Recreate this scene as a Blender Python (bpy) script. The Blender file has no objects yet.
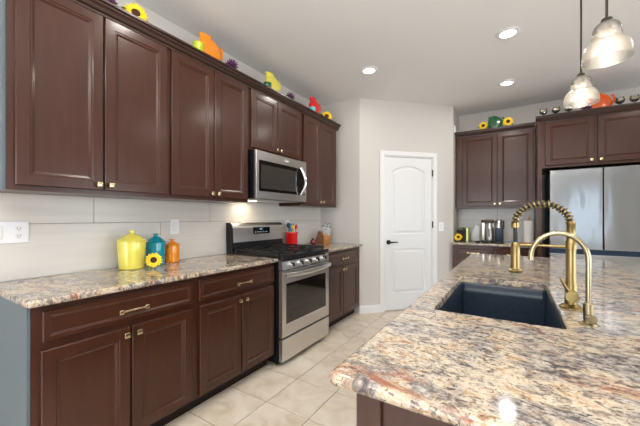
import bpy, bmesh, math, random
from mathutils import Vector, Matrix
random.seed(7)
S = bpy.context.scene
C = S.collection
PI = math.pi

# ---------------------------------------------------------------- camera, world, light, exposure
cam_d = bpy.data.cameras.new('camera')
cam = bpy.data.objects.new('camera', cam_d); C.objects.link(cam)
cam.location = (2.327, 0.0, 1.258)
cam.rotation_euler = (PI/2, 0, 0.5611)
cam_d.sensor_width = 36; cam_d.lens = 309.16/640*36
cam_d.shift_y = 4.4/640
cam_d.clip_start = .02
S.camera = cam

S.view_settings.view_transform = 'Standard'
S.view_settings.look = 'None'
S.view_settings.gamma = 1
S.view_settings.use_curve_mapping = False
S.view_settings.exposure = 0.24

w = bpy.data.worlds.new('world'); S.world = w; w.use_nodes = True
wn = w.node_tree.nodes; wl = w.node_tree.links
bgn = wn['Background']
bgn.inputs['Color'].default_value = (.70, .84, 1, 1)
bgn.inputs['Strength'].default_value = 1.6

def area(name, loc, rot, sx, sy, power, col, spread=180):
    d = bpy.data.lights.new(name, 'AREA'); d.shape = 'RECTANGLE'; d.size = sx; d.size_y = sy
    d.energy = power; d.color = col; d.spread = math.radians(spread)
    o = bpy.data.objects.new(name, d); C.objects.link(o); o.location = loc; o.rotation_euler = rot
    return o
area('added_streak_lamp', (4.175, -3.78, 1.25), (PI/2, 0, 0), .42, 1.8, 2.2, (.88, .95, 1))  # added lamp behind an invented window, gives the streak on the refrigerator
# added daylight lamps at assumed openings in the unseen rear and right walls
area('added_daylight_rear', (1.6, -3.78, 1.2), (PI/2+.35, 0, 0), 2.4, 2.2, 75, (.93, .97, 1))
area('added_daylight_side_near', (6.36, 0.2, 1.35), (PI/2+.4, 0, PI/2), 2.6, 1.7, 62, (.95, .98, 1))
area('added_daylight_side_far', (6.36, 3.4, 1.35), (PI/2+.4, 0, PI/2), 1.8, 1.5, 34, (.95, .98, 1))

CEIL = 2.823
# added lamp aimed up, brightens ceiling and room like a bounced flash
area('added_ceiling_bounce', (2.35, -.45, 1.95), (PI, 0, 0), .5, .5, 88, (1, .985, .96))
# ---------------------------------------------------------------- helpers
def srgb(r, g, b):
    f = lambda c: (c/255/12.92) if c/255 <= .04045 else ((c/255+.055)/1.055)**2.4
    return (f(r), f(g), f(b), 1)

def mat(name, col, rough=.5, metal=0, coat=0, coat_rough=.1, spec=None, trans=0, ior=1.45, emis=None, estr=0, bump=None, var=None, aniso=0):
    m = bpy.data.materials.new(name); m.use_nodes = True
    nt = m.node_tree; b = nt.nodes['Principled BSDF']
    b.inputs['Base Color'].default_value = col
    b.inputs['Roughness'].default_value = rough
    b.inputs['Metallic'].default_value = metal
    b.inputs['Coat Weight'].default_value = coat
    b.inputs['Coat Roughness'].default_value = coat_rough
    b.inputs['Transmission Weight'].default_value = trans
    b.inputs['IOR'].default_value = ior
    if spec is not None: b.inputs['Specular IOR Level'].default_value = spec
    if emis: b.inputs['Emission Color'].default_value = emis; b.inputs['Emission Strength'].default_value = estr
    tc = nt.nodes.new('ShaderNodeTexCoord')
    if var:     # (scale vector, amount): soft procedural colour variation
        sc, amt = var
        mp = nt.nodes.new('ShaderNodeMapping'); mp.inputs['Scale'].default_value = sc
        nz = nt.nodes.new('ShaderNodeTexNoise'); nz.inputs['Scale'].default_value = 1; nz.inputs['Detail'].default_value = 4
        cr = nt.nodes.new('ShaderNodeValToRGB')
        a = 1-amt; cc = 1+amt
        cr.color_ramp.elements[0].position = .3; cr.color_ramp.elements[1].position = .7
        cr.color_ramp.elements[0].color = (col[0]*a, col[1]*a, col[2]*a, 1)
        cr.color_ramp.elements[1].color = (min(col[0]*cc, 1), min(col[1]*cc, 1), min(col[2]*cc, 1), 1)
        nt.links.new(tc.outputs['Object'], mp.inputs['Vector']); nt.links.new(mp.outputs['Vector'], nz.inputs['Vector'])
        nt.links.new(nz.outputs['Fac'], cr.inputs['Fac']); nt.links.new(cr.outputs['Color'], b.inputs['Base Color'])
    if bump:    # (scale vector, strength, distance)
        sc, st, di = bump
        mp = nt.nodes.new('ShaderNodeMapping'); mp.inputs['Scale'].default_value = sc
        nz = nt.nodes.new('ShaderNodeTexNoise'); nz.inputs['Scale'].default_value = 1; nz.inputs['Detail'].default_value = 3
        bp = nt.nodes.new('ShaderNodeBump'); bp.inputs['Strength'].default_value = st; bp.inputs['Distance'].default_value = di
        nt.links.new(tc.outputs['Object'], mp.inputs['Vector']); nt.links.new(mp.outputs['Vector'], nz.inputs['Vector'])
        nt.links.new(nz.outputs['Fac'], bp.inputs['Height']); nt.links.new(bp.outputs['Normal'], b.inputs['Normal'])
    return m

class MB:
    """collects shapes into one bmesh"""
    def __init__(s): s.b = bmesh.new()
    def _merge(s, t):
        me = bpy.data.meshes.new('t'); t.to_mesh(me); s.b.from_mesh(me); bpy.data.meshes.remove(me); t.free()
    def box(s, x0, x1, y0, y1, z0, z1, bev=0, seg=2, M=None):
        t = bmesh.new()
        bmesh.ops.create_cube(t, size=1, matrix=Matrix.Translation(((x0+x1)/2, (y0+y1)/2, (z0+z1)/2)) @ Matrix.Diagonal((abs(x1-x0), abs(y1-y0), abs(z1-z0), 1)))
        if bev: bmesh.ops.bevel(t, geom=t.edges[:], offset=bev, segments=seg, affect='EDGES', profile=.5)
        if M: bmesh.ops.transform(t, matrix=M, verts=t.verts)
        s._merge(t); return s
    def lathe(s, prof, c=(0, 0, 0), n=32, M=None):
        """profile [(radius, z)] revolved about z"""
        t = bmesh.new(); rings = []
        for r, z in prof:
            if r < 1e-6: rings.append([t.verts.new((0, 0, z))])
            else: rings.append([t.verts.new((r*math.cos(2*PI*k/n), r*math.sin(2*PI*k/n), z)) for k in range(n)])
        for A, B in zip(rings, rings[1:]):
            for k in range(n):
                j = (k+1) % n
                if len(A) == 1 and len(B) == 1: continue
                if len(A) == 1: t.faces.new((A[0], B[k], B[j]))
                elif len(B) == 1: t.faces.new((A[k], A[j], B[0]))
                else: t.faces.new((A[k], A[j], B[j], B[k]))
        bmesh.ops.transform(t, matrix=Matrix.Translation(c) @ (M or Matrix()), verts=t.verts)
        s._merge(t); return s
    def cyl(s, p0, p1, r, n=20, r2=None):
        p0 = Vector(p0); p1 = Vector(p1); d = p1-p0; L = d.length
        q = d.to_track_quat('Z', 'Y').to_matrix().to_4x4()
        r2 = r if r2 is None else r2
        return s.lathe([(0, 0), (r, 0), (r2, L), (0, L)], p0, n, q)
    def tube(s, pts, r, n=10, flat=1):
        pts = [Vector(p) for p in pts]; t = bmesh.new(); rings = []
        up = None
        for i, p in enumerate(pts):
            d = (pts[min(i+1, len(pts)-1)]-pts[max(i-1, 0)]).normalized()
            if up is None:
                up = Vector((0, 0, 1)) if abs(d.z) < .9 else Vector((0, 1, 0))
            a = d.cross(up).normalized(); b_ = a.cross(d).normalized(); up = b_
            rr = r[i] if isinstance(r, (list, tuple)) else r
            rings.append([t.verts.new(p+a*rr*math.cos(2*PI*k/n)+b_*rr*flat*math.sin(2*PI*k/n)) for k in range(n)])
        for A, B in zip(rings, rings[1:]):
            for k in range(n): t.faces.new((A[k], A[(k+1) % n], B[(k+1) % n], B[k]))
        t.faces.new(rings[0]); t.faces.new(rings[-1])
        s._merge(t); return s
    def prism(s, poly, a, b, f, bev=0):
        """poly of (u,v), extruded from a to b; f(u,v,w)->xyz"""
        t = bmesh.new()
        A = [t.verts.new(f(u, v, a)) for u, v in poly]; B = [t.verts.new(f(u, v, b)) for u, v in poly]
        t.faces.new(A); t.faces.new(B); n = len(poly)
        for k in range(n): t.faces.new((A[k], A[(k+1) % n], B[(k+1) % n], B[k]))
        if bev: bmesh.ops.bevel(t, geom=t.edges[:], offset=bev, segments=2, affect='EDGES', profile=.5)
        s._merge(t); return s
    def sphere(s, c, r, sc=(1, 1, 1), u=16, v=10, M=None):
        t = bmesh.new(); bmesh.ops.create_uvsphere(t, u_segments=u, v_segments=v, radius=r)
        bmesh.ops.transform(t, matrix=Matrix.Translation(c) @ (M or Matrix()) @ Matrix.Diagonal((*sc, 1)), verts=t.verts)
        s._merge(t); return s
    def rings(s, R, cap0=True, cap1=True):
        t = bmesh.new(); V = [[t.verts.new(p) for p in ring] for ring in R]
        for A, B in zip(V, V[1:]):
            n = len(A)
            for k in range(n): t.faces.new((A[k], A[(k+1) % n], B[(k+1) % n], B[k]))
        if cap0: t.faces.new(V[0])
        if cap1: t.faces.new(V[-1])
        s._merge(t); return s

def obj(name, mb, m, parent=None, smooth=False, recalc=True):
    b = mb.b
    if recalc: bmesh.ops.recalc_face_normals(b, faces=b.faces)
    off = Vector((0, 0, 0)); p = parent
    while p: off += p.location; p = p.parent
    if off.length: bmesh.ops.translate(b, vec=-off, verts=b.verts)
    me = bpy.data.meshes.new(name); b.to_mesh(me); b.free()
    o = bpy.data.objects.new(name, me); C.objects.link(o)
    for q in (m if isinstance(m, (list, tuple)) else [m]): me.materials.append(q)
    if smooth:
        for f in me.polygons: f.use_smooth = True
        me.set_sharp_from_angle(angle=math.radians(40))
        if name.endswith('countertop'):      # only the rounded edge is shaded smooth
            for f in me.polygons:
                if abs(f.normal.z) > .999: f.use_smooth = False
    if parent: o.parent = parent
    return o
def mobj(*a, **k): return obj(*a, smooth=True, **k)

def tag(o, label, cat, group=None):
    o['label'] = label; o['category'] = cat
    if group: o['group'] = group
    return o
def thing(name, label, cat, loc=(0, 0, 0), group=None):
    o = bpy.data.objects.new(name, None); C.objects.link(o); o.location = loc; o.empty_display_size = .05
    return tag(o, label, cat, group)
def struct(name, mb, m, parent=None, smooth=False):
    o = obj(name, mb, m, parent, smooth)
    if not parent: o['kind'] = 'structure'
    return o
def copy_tree(o, parent=None):
    c = o.copy(); C.objects.link(c)
    if parent: c.parent = parent
    for ch in [x for x in bpy.data.objects if x.parent == o]: copy_tree(ch, c)
    return c

# ---------------------------------------------------------------- materials
M = {}
M['wall'] = mat('wall_paint', srgb(206, 202, 197), .75, bump=((60, 60, 60), .08, .002))
M['ceiling'] = mat('ceiling_paint', srgb(232, 232, 232), .85, bump=((45, 45, 45), .12, .003))
M['white'] = mat('white_trim_paint', srgb(231, 231, 231), .38)
M['door_white'] = mat('white_door_paint', srgb(226, 227, 228), .42)
M['wood'] = mat('cherry_stained_wood', srgb(64, 29, 12), .45, spec=.3, coat=.55, coat_rough=.2, var=((40, 40, 4), .14))
M['wood_dark'] = mat('dark_cherry_moulding', srgb(50, 25, 13), .4, coat=.25, coat_rough=.25, var=((40, 40, 4), .12))  # darker cherry tone used on the crown mouldings
M['espresso'] = mat('espresso_stained_wood', srgb(74, 47, 40), .4, coat=.2, var=((20, 20, 3), .15))
M['grey_panel'] = mat('grey_painted_end_panel', srgb(92, 104, 112), .5)
M['toe'] = mat('dark_toe_kick', srgb(38, 24, 20), .6)
M['gold'] = mat('champagne_gold_metal', srgb(226, 205, 165), .25, metal=1)
M['brass'] = mat('brushed_brass', srgb(156, 136, 90), .3, metal=1)
M['nickel'] = mat('brushed_champagne_steel', srgb(184, 172, 142), .27, metal=1)
M['steel'] = mat('stainless_steel', srgb(216, 214, 212), .3, metal=1, bump=((3, 90, 3), .03, .001))
M['fridge_steel'] = mat('refrigerator_stainless_steel', srgb(180, 187, 194), .14, metal=1, bump=((2.2, 2.2, .7), .6, .02))
M['black'] = mat('black_enamel', srgb(22, 22, 24), .3)
M['iron'] = mat('cast_iron', srgb(30, 30, 31), .5)
M['glass_black'] = mat('black_oven_glass', srgb(20, 18, 17), .06, spec=.6, coat=.5)
M['display'] = mat('display_glass', srgb(12, 14, 20), .08)
M['digit'] = mat('display_digits', srgb(120, 190, 230), .4, emis=srgb(130, 200, 240), estr=.35)
M['chrome'] = mat('chrome', srgb(225, 228, 232), .08, metal=1)
M['sink'] = mat('dark_composite_sink', srgb(40, 50, 64), .22, var=((60, 60, 60), .12))
M['dark_metal'] = mat('dark_bronze_metal', srgb(70, 62, 56), .4, metal=.8)
M['tile_wall'] = mat('backsplash_porcelain', srgb(216, 212, 206), .22, var=((3, 1.2, 26), .05))
M['grout'] = mat('grout', srgb(150, 145, 138), .8)
M['grout_floor'] = mat('floor_grout', srgb(158, 142, 124), .85)
M['plate'] = mat('white_wall_plate', srgb(236, 237, 240), .35)
M['slot'] = mat('dark_slot', srgb(60, 60, 62), .6)
M['rubber'] = mat('black_rubber_hose', srgb(34, 36, 40), .45)
M['paper'] = mat('paper_towel', srgb(240, 238, 235), .9, bump=((80, 80, 80), .2, .002))
M['oak'] = mat('light_wood', srgb(196, 158, 112), .5, var=((6, 6, 30), .15))
M['honey'] = mat('honey_wood', srgb(176, 118, 58), .45, var=((6, 6, 30), .2))
M['walnut'] = mat('brown_wood', srgb(104, 62, 38), .5, var=((6, 6, 30), .2))
M['green_leaf'] = mat('silk_leaf_green', srgb(74, 110, 50), .6)
M['petal'] = mat('sunflower_petal', srgb(246, 200, 24), .55, var=((30, 30, 30), .15))
M['seed'] = mat('sunflower_centre', srgb(70, 40, 20), .8, bump=((200, 200, 200), .6, .004))
M['purple'] = mat('purple_silk', srgb(98, 52, 98), .6, var=((60, 60, 60), .4))
M['navy'] = mat('navy_plastic', srgb(36, 50, 68), .4)
def glaze(n, c): M[n] = mat(n+'_glaze', c, .16, coat=.6, coat_rough=.05)
glaze('yellow', srgb(226, 214, 92)); glaze('turquoise', srgb(14, 140, 160)); glaze('orange', srgb(236, 140, 22))
glaze('red', srgb(218, 22, 24)); glaze('lime', srgb(190, 206, 40)); glaze('dkgreen', srgb(34, 92, 72)); glaze('tang', srgb(240, 98, 26))
glaze('paleyellow', srgb(232, 218, 84)); glaze('aqua', srgb(96, 200, 196)); glaze('green', srgb(48, 104, 70)); glaze('maroon', srgb(110, 22, 40))

def glass_mat(name, tint, transp=.7, trans=0.15, rough=.05, bump=None):
    m = bpy.data.materials.new(name); m.use_nodes = True; nt = m.node_tree; n = nt.nodes; n.clear()
    out = n.new('ShaderNodeOutputMaterial'); t = n.new('ShaderNodeBsdfTransparent'); t.inputs[0].default_value = tint
    g = n.new('ShaderNodeBsdfGlossy'); g.inputs['Roughness'].default_value = rough
    tl = n.new('ShaderNodeBsdfTranslucent'); tl.inputs[0].default_value = (.95, .93, .9, 1)
    m1 = n.new('ShaderNodeMixShader'); m1.inputs[0].default_value = trans
    m2 = n.new('ShaderNodeMixShader')
    fr = n.new('ShaderNodeFresnel'); fr.inputs[0].default_value = 1.45
    L = nt.links
    L.new(t.outputs[0], m1.inputs[1]); L.new(tl.outputs[0], m1.inputs[2])
    L.new(m1.outputs[0], m2.inputs[1]); L.new(g.outputs[0], m2.inputs[2])
    L.new(fr.outputs[0], m2.inputs[0]); L.new(m2.outputs[0], out.inputs[0])
    if bump:
        tc = n.new('ShaderNodeTexCoord'); nz = n.new('ShaderNodeTexNoise'); nz.inputs['Scale'].default_value = bump
        bp = n.new('ShaderNodeBump'); bp.inputs['Strength'].default_value = .4; bp.inputs['Distance'].default_value = .003
        L.new(tc.outputs['Object'], nz.inputs['Vector']); L.new(nz.outputs['Fac'], bp.inputs['Height'])
        for q in (g, tl): L.new(bp.outputs[0], q.inputs['Normal'])
        L.new(bp.outputs[0], fr.inputs['Normal'])
    return m
M['pane'] = glass_mat('window_glass', (1, 1, 1, 1), trans=0)
M['shade'] = glass_mat('seeded_pendant_glass', (.97, .96, .94, 1), trans=.17, rough=.12, bump=260)
M['clear'] = glass_mat('clear_glass', (.95, .96, .96, 1), trans=.08, rough=.03)
M['bulb'] = mat('lit_bulb', (1, 1, 1, 1), .5, emis=(1, .86, .66, 1), estr=9)
M['can_light'] = mat('lit_downlight_lens', (1, 1, 1, 1), .5, emis=(1, .98, .95, 1), estr=5)
M['dig'] = M['digit']

def granite():
    m = bpy.data.materials.new('multicoloured_granite'); m.use_nodes = True
    nt = m.node_tree; n = nt.nodes; L = nt.links; b = n['Principled BSDF']
    b.inputs['Roughness'].default_value = .09
    b.inputs['Specular IOR Level'].default_value = .5
    tc = n.new('ShaderNodeTexCoord')
    def mp(rot, sc, loc=(0, 0, 0)):
        q = n.new('ShaderNodeMapping'); q.inputs['Rotation'].default_value = (0, 0, rot); q.inputs['Scale'].default_value = sc
        q.inputs['Location'].default_value = loc
        L.new(tc.outputs['Object'], q.inputs['Vector']); return q.outputs[0]
    def noise(vec, sc, det=6, dist=0, rough=.6):
        q = n.new('ShaderNodeTexNoise'); q.inputs['Scale'].default_value = sc; q.inputs['Detail'].default_value = det
        q.inputs['Distortion'].default_value = dist; q.inputs['Roughness'].default_value = rough
        L.new(vec, q.inputs['Vector']); return q.outputs['Fac']
    def ramp(fac, st):
        q = n.new('ShaderNodeValToRGB'); e = q.color_ramp.elements
        e[0].position, e[0].color = st[0]; e[1].position, e[1].color = st[-1]
        for pos, col in st[1:-1]:
            k = e.new(pos); k.color = col
        L.new(fac, q.inputs['Fac']); return q.outputs['Color']
    def mix(f, a, c):
        q = n.new('ShaderNodeMix'); q.data_type = 'RGBA'
        if isinstance(f, float): q.inputs[0].default_value = f
        else: L.new(f, q.inputs[0])
        for i, v in ((6, a), (7, c)):
            if isinstance(v, tuple): q.inputs[i].default_value = v
            else: L.new(v, q.inputs[i])
        return q.outputs[2]
    def mul(a, c):
        q = n.new('ShaderNodeMath'); q.operation = 'MULTIPLY'; L.new(a, q.inputs[0]); L.new(c, q.inputs[1]); return q.outputs[0]
    bw = lambda lo, hi: [(lo, (0, 0, 0, 1)), (hi, (1, 1, 1, 1))]
    v = mp(.42, (1, 1.35, 1))
    v2 = mp(.5, (1, 1.7, 1), (3.1, 1.7, 0))
    base = ramp(noise(v, 14, 11, .8, .75), [(.36, srgb(84, 76, 72)), (.42, srgb(138, 126, 114)), (.46, srgb(182, 168, 150)), (.50, srgb(208, 196, 176)), (.56, srgb(194, 168, 138)), (.63, srgb(150, 116, 88))])
    grey = ramp(noise(v2, 4.2, 9, 1.2, .68), bw(.48, .56))
    c = mix(grey, base, ramp(noise(v, 30, 7, .6, .7), [(.40, srgb(84, 80, 82)), (.50, srgb(150, 142, 136)), (.60, srgb(192, 184, 174))]))
    rust = mul(ramp(noise(mp(.45, (1, 2.4, 1), (7.3, 2.2, 0)), 3.6, 9, 1.0, .68), bw(.57, .62)), ramp(noise(v, 14, 5, .5), bw(.36, .56)))
    c = mix(rust, c, srgb(150, 96, 74))
    # small dark mineral flecks, gathered in drifts
    drift = ramp(noise(v2, 7, 5, 1), bw(.40, .62))
    fleck = mul(ramp(noise(mp(.42, (1, 1.6, 1), (1, 9, 0)), 38, 5, .8, .72), bw(.55, .60)), drift)
    c = mix(fleck, c, srgb(62, 58, 60))
    fl2 = ramp(noise(mp(.3, (1, 1.3, 1), (5, 3, 2)), 90, 4, .6, .7), bw(.56, .62))
    c = mix(fl2, c, srgb(104, 90, 82))
    big = ramp(noise(mp(.42, (1, 2.2, 1), (2.4, 4.8, 0)), 11, 8, 1.2, .75), bw(.60, .64))
    c = mix(big, c, srgb(74, 74, 84))
    L.new(c, b.inputs['Base Color'])
    return m
M['granite'] = granite()

def floor_tile_mat():
    m = bpy.data.materials.new('beige_porcelain_floor_tile'); m.use_nodes = True
    nt = m.node_tree; n = nt.nodes; L = nt.links; b = n['Principled BSDF']
    b.inputs['Roughness'].default_value = .33
    tc = n.new('ShaderNodeTexCoord'); geo = n.new('ShaderNodeNewGeometry')
    add = n.new('ShaderNodeVectorMath'); add.operation = 'ADD'
    sc = n.new('ShaderNodeVectorMath'); sc.operation = 'SCALE'; sc.inputs['Scale'].default_value = 30
    cmb = n.new('ShaderNodeCombineXYZ')
    L.new(geo.outputs['Random Per Island'], cmb.inputs[0]); L.new(geo.outputs['Random Per Island'], cmb.inputs[1])
    L.new(cmb.outputs[0], sc.inputs[0]); L.new(tc.outputs['Object'], add.inputs[0]); L.new(sc.outputs[0], add.inputs[1])
    nz = n.new('ShaderNodeTexNoise'); nz.inputs['Scale'].default_value = 5; nz.inputs['Detail'].default_value = 8; nz.inputs['Distortion'].default_value = 1.2
    L.new(add.outputs[0], nz.inputs['Vector'])
    cr = n.new('ShaderNodeValToRGB'); e = cr.color_ramp.elements
    e[0].position = .30; e[0].color = srgb(206, 188, 164); e[1].position = .70; e[1].color = srgb(236, 227, 214)
    k = e.new(.5); k.color = srgb(226, 213, 195)
    L.new(nz.outputs['Fac'], cr.inputs['Fac']); L.new(cr.outputs[0], b.inputs['Base Color'])
    return m
M['tile_floor'] = floor_tile_mat()

# ---------------------------------------------------------------- the room
X0, X1, Y0, Y1 = 0.0, 6.2, -3.6, 5.19
YR = 3.700                       # wall that closes the left run
XC, YC = .617, 3.705             # where the angled pantry wall starts
q2 = 2**-.5
TW = 1.388                       # its length
XP, YP = XC+TW*q2, YC+TW*q2

fl = MB(); fl.box(X0-.1, X1+.1, Y0-.1, Y1+.1, -.12, -.004)
nf = len(fl.b.faces)
px, py = .345, .350
i0 = int((X0-.893)/px)-1; j0 = int((Y0-1.595)/py)-1
for i in range(i0, int((X1-.893)/px)+1):
    for j in range(j0, int((Y1-1.595)/py)+1):
        a0 = max(.893+i*px, X0)+.0025; a1 = min(.893+(i+1)*px, X1)-.0025
        b0 = max(1.595+j*py, Y0)+.0025; b1 = min(1.595+(j+1)*py, Y1)-.0025
        if a1-a0 < .01 or b1-b0 < .01: continue
        t = fl.b; c = .0025
        lo = [t.verts.new(p) for p in ((a0, b0, -.006), (a1, b0, -.006), (a1, b1, -.006), (a0, b1, -.006))]
        hi = [t.verts.new(p) for p in ((a0+c, b0+c, 0), (a1-c, b0+c, 0), (a1-c, b1-c, 0), (a0+c, b1-c, 0))]
        t.faces.new(hi)
        for k in range(4): t.faces.new((lo[k], lo[(k+1) % 4], hi[(k+1) % 4], hi[k]))
fl.b.faces.ensure_lookup_table()
for f in fl.b.faces[nf:]: f.material_index = 1
struct('floor', fl, [M['grout_floor'], M['tile_floor']])

struct('ceiling', MB().box(X0-.1, X1+.1, Y0-.1, Y1+.1, CEIL, CEIL+.1), M['ceiling'])
struct('wall_left', MB().box(X0-.1, X0, Y0-.1, Y1+.1, 0, CEIL), M['wall'])
struct('wall_back', MB().box(X0, X1+.1, Y1, Y1+.1, 0, CEIL), M['wall'])
# pantry: return wall + angled wall (with the doorway) + side wall
DL, DR, DH = .338, 1.066, 2.085
struct('wall_pantry_return', MB().prism([(0, YR), (XC-.003, YR), (XC, YC), (XC-.07, YC+.09), (0, YC+.09)], 0, CEIL, lambda u, v, w_: (u, v, w_)), M['wall'])
def P(t, d=0):   # along the angled wall, d = out of the wall towards the room
    return (XC+t*q2+d*q2, YC+t*q2-d*q2)
mb = MB()
for a, b_, z0, z1 in ((0, DL, 0, CEIL), (DR, TW, 0, CEIL), (DL, DR, DH, CEIL)):
    mb.prism([P(a), P(b_), P(b_, -.1), P(a, -.1)], z0, z1, lambda u, v, w_: (u, v, w_))
struct('wall_pantry', mb, M['wall'])
struct('wall_pantry_side', MB().prism([(XP, YP), (XP, Y1), (XP-.1, Y1), (XP-.1, YP-.03)], 0, CEIL, lambda u, v, w_: (u, v, w_)), M['wall'])

# unseen right and rear walls; their windows are added to brighten the room
def wall_with_holes(name, f, u0, u1, holes):
    mb = MB(); us = sorted({u0, u1, *[h[0] for h in holes], *[h[1] for h in holes]})
    for a, b_ in zip(us, us[1:]):
        hs = [h for h in holes if h[0] <= a and h[1] >= b_]
        if not hs: mb.prism([(a, 0), (b_, 0), (b_, CEIL), (a, CEIL)], 0, .1, f)
        for h in hs:
            if h[2] > 0: mb.prism([(a, 0), (b_, 0), (b_, h[2]), (a, h[2])], 0, .1, f)
            mb.prism([(a, h[3]), (b_, h[3]), (b_, CEIL), (a, CEIL)], 0, .1, f)
    struct(name, mb, M['wall'])
RH = [(-1.1, 1.5, .5, 2.2), (2.5, 4.3, .6, 2.1)]
FH = [(.35, 2.85, .02, 2.3), (3.95, 4.4, .3, 2.2)]  # narrow opening is added for a bright streak on the refrigerator
fr_right = lambda u, v, w_: (X1+w_, u, v)
fr_front = lambda u, v, w_: (u, Y0-w_, v)
wall_with_holes('wall_right', fr_right, Y0, Y1, RH)
wall_with_holes('wall_front', fr_front, X0, X1, FH)
wi = 0
for f, hs in ((fr_right, RH), (fr_front, FH)):
    for (a, b_, z0, z1) in hs:
        wi += 1; n_ = 3 if b_-a > 3 else 2
        fr = MB()
        for (c0, c1, d0, d1) in [(a, a+.05, z0, z1), (b_-.05, b_, z0, z1), (a, b_, z0, z0+.05), (a, b_, z1-.05, z1)]+[(a+(b_-a)*k/n_-.03, a+(b_-a)*k/n_+.03, z0, z1) for k in range(1, n_)]:
            fr.prism([(c0, d0), (c1, d0), (c1, d1), (c0, d1)], .02, .08, f)
        wo = struct('window_%d' % wi, fr, M['white'])  # out of view, added to let light in
        obj('window_pane', MB().prism([(a+.05, z0+.05), (b_-.05, z0+.05), (b_-.05, z1-.05), (a+.05, z1-.05)], .045, .055, f), M['pane'], wo)
# ground outside
ids = struct('ground_outside', MB().box(-8, 16, -16, 14, -.3, -.13), mat('outside_paving', srgb(190, 180, 165), .9, var=((1, 1, 1), .15)))

# baseboards
bbp = [(0, 0), (.016, 0), (.016, .085), (.008, .1), (0, .1)]
struct('baseboard_left', MB().prism(bbp, Y0, .42, lambda u, v, w_: (u, w_, v)), M['white'])
mb = MB()
mb.prism(bbp, -.012, .275, lambda u, v, w_: (*P(w_, u), v))
mb.prism(bbp, 1.135, TW+.01, lambda u, v, w_: (*P(w_, u), v))
struct('baseboard_pantry', mb, M['white'])
struct('baseboard_back', MB().prism(bbp, 3.70, X1, lambda u, v, w_: (w_, Y1-u, v)), M['white'])

# pantry door casing, door
mb = MB()
cas = lambda t0, t1, z0, z1: mb.prism([P(t0, 0), P(t1, 0), P(t1, .012), P(t1-.008, .018), P(t0+.008, .018), P(t0, .012)], z0, z1, lambda u, v, w_: (u, v, w_))
cas(DL-.062, DL+.0, 0, DH+.062); cas(DR, DR+.062, 0, DH+.062)
mb.prism([(DH, 0), (DH+.062, 0), (DH+.062, .012), (DH+.054, .018), (DH+.008, .018), (DH, .012)], DL-.0, DR, lambda u, v, w_: (*P(w_, v), u))
# jamb lining
mb.prism([P(DL, .0), P(DL+.012, .0), P(DL+.012, -.1), P(DL, -.1)], 0, DH, lambda u, v, w_: (u, v, w_))
mb.prism([P(DR-.012, .0), P(DR, .0), P(DR, -.1), P(DR-.012, -.1)], 0, DH, lambda u, v, w_: (u, v, w_))
mb.prism([(DH-.012, 0), (DH, 0), (DH, -.1), (DH-.012, -.1)], DL, DR, lambda u, v, w_: (*P(w_, v), u))
struct('trim_1', mb, M['white'])

def arch(u0, u1, z0, z1, rise, inset, n=14):
    """counter-clockwise outline with an arched top"""
    u0 += inset; u1 -= inset; z0 += inset; z1 -= inset
    pts = [(u0, z0), (u1, z0)]
    if rise <= 0: return pts+[(u1, z1), (u0, z1)]
    for k in range(n+1):
        s_ = k/n; u = u1+(u0-u1)*s_
        pts.append((u, z1-rise+rise*math.sin(PI*s_)**.8 if 0 < s_ < 1 else z1-rise))
    return pts
dm = MB(); t = dm.b
d0, d1, zb, zt = DL+.015, DR-.015, .012, DH-.016
fd = lambda u, v, w_: (*P(u, w_), v)
W0 = -.006                       # door face just behind the casing
outer = [t.verts.new(fd(u, v, W0)) for u, v in ((d0, zb), (d1, zb), (d1, zt), (d0, zt))]
back = [t.verts.new(fd(u, v, W0-.035)) for u, v in ((d0, zb), (d1, zb), (d1, zt), (d0, zt))]
t.faces.new(back)
edges = []
for k in range(4):
    t.faces.new((outer[k], outer[(k+1) % 4], back[(k+1) % 4], back[k])); edges.append(t.edges.get((outer[k], outer[(k+1) % 4])))
for (z0, z1, rise) in ((.235, .835, 0), (1.03, 1.955, .075)):
    loops = []
    for ins, dep in ((0, 0), (.012, -.011), (.026, -.011), (.048, -.002), (.052, -.002)):
        loops.append([t.verts.new(fd(u, v, W0+dep)) for u, v in arch(d0+.10, d1-.10, z0, z1, rise, ins)])
    n_ = len(loops[0])
    for k in range(n_): edges.append(t.edges.new((loops[0][k], loops[0][(k+1) % n_])))
    for A, B in zip(loops, loops[1:]):
        for k in range(n_): t.faces.new((A[k], A[(k+1) % n_], B[(k+1) % n_], B[k]))
    t.faces.new(loops[-1])
bmesh.ops.triangle_fill(t, use_beauty=True, use_dissolve=False, edges=edges)
door = struct('door_1', dm, M['door_white'])
# lever handle, hinges
hz = .925; ht = .405
hm = MB()
c0 = Vector((*P(ht, W0), hz)); nrm = Vector((q2, -q2, 0)); al = Vector((q2, q2, 0))
hm.cyl(c0, c0+nrm*.012, .031, 24); hm.cyl(c0+nrm*.012, c0+nrm*.05, .011, 14)
hm.tube([c0+nrm*.05-al*.012, c0+nrm*.052+al*.02, c0+nrm*.05+al*.07+Vector((0, 0, .004)), c0+nrm*.046+al*.115+Vector((0, 0, .0))], [.012, .011, .009, .007], 10)
mobj('door_handle', hm, M['black'], door)
for z in (.25, 1.16, 1.87):
    hg = MB(); p0 = Vector((*P(DR-.006, .006), z-.045)); hg.cyl(p0, p0+Vector((0, 0, .09)), .009, 10)
    mobj('door_hinge', hg, M['dark_metal'], door)

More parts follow.
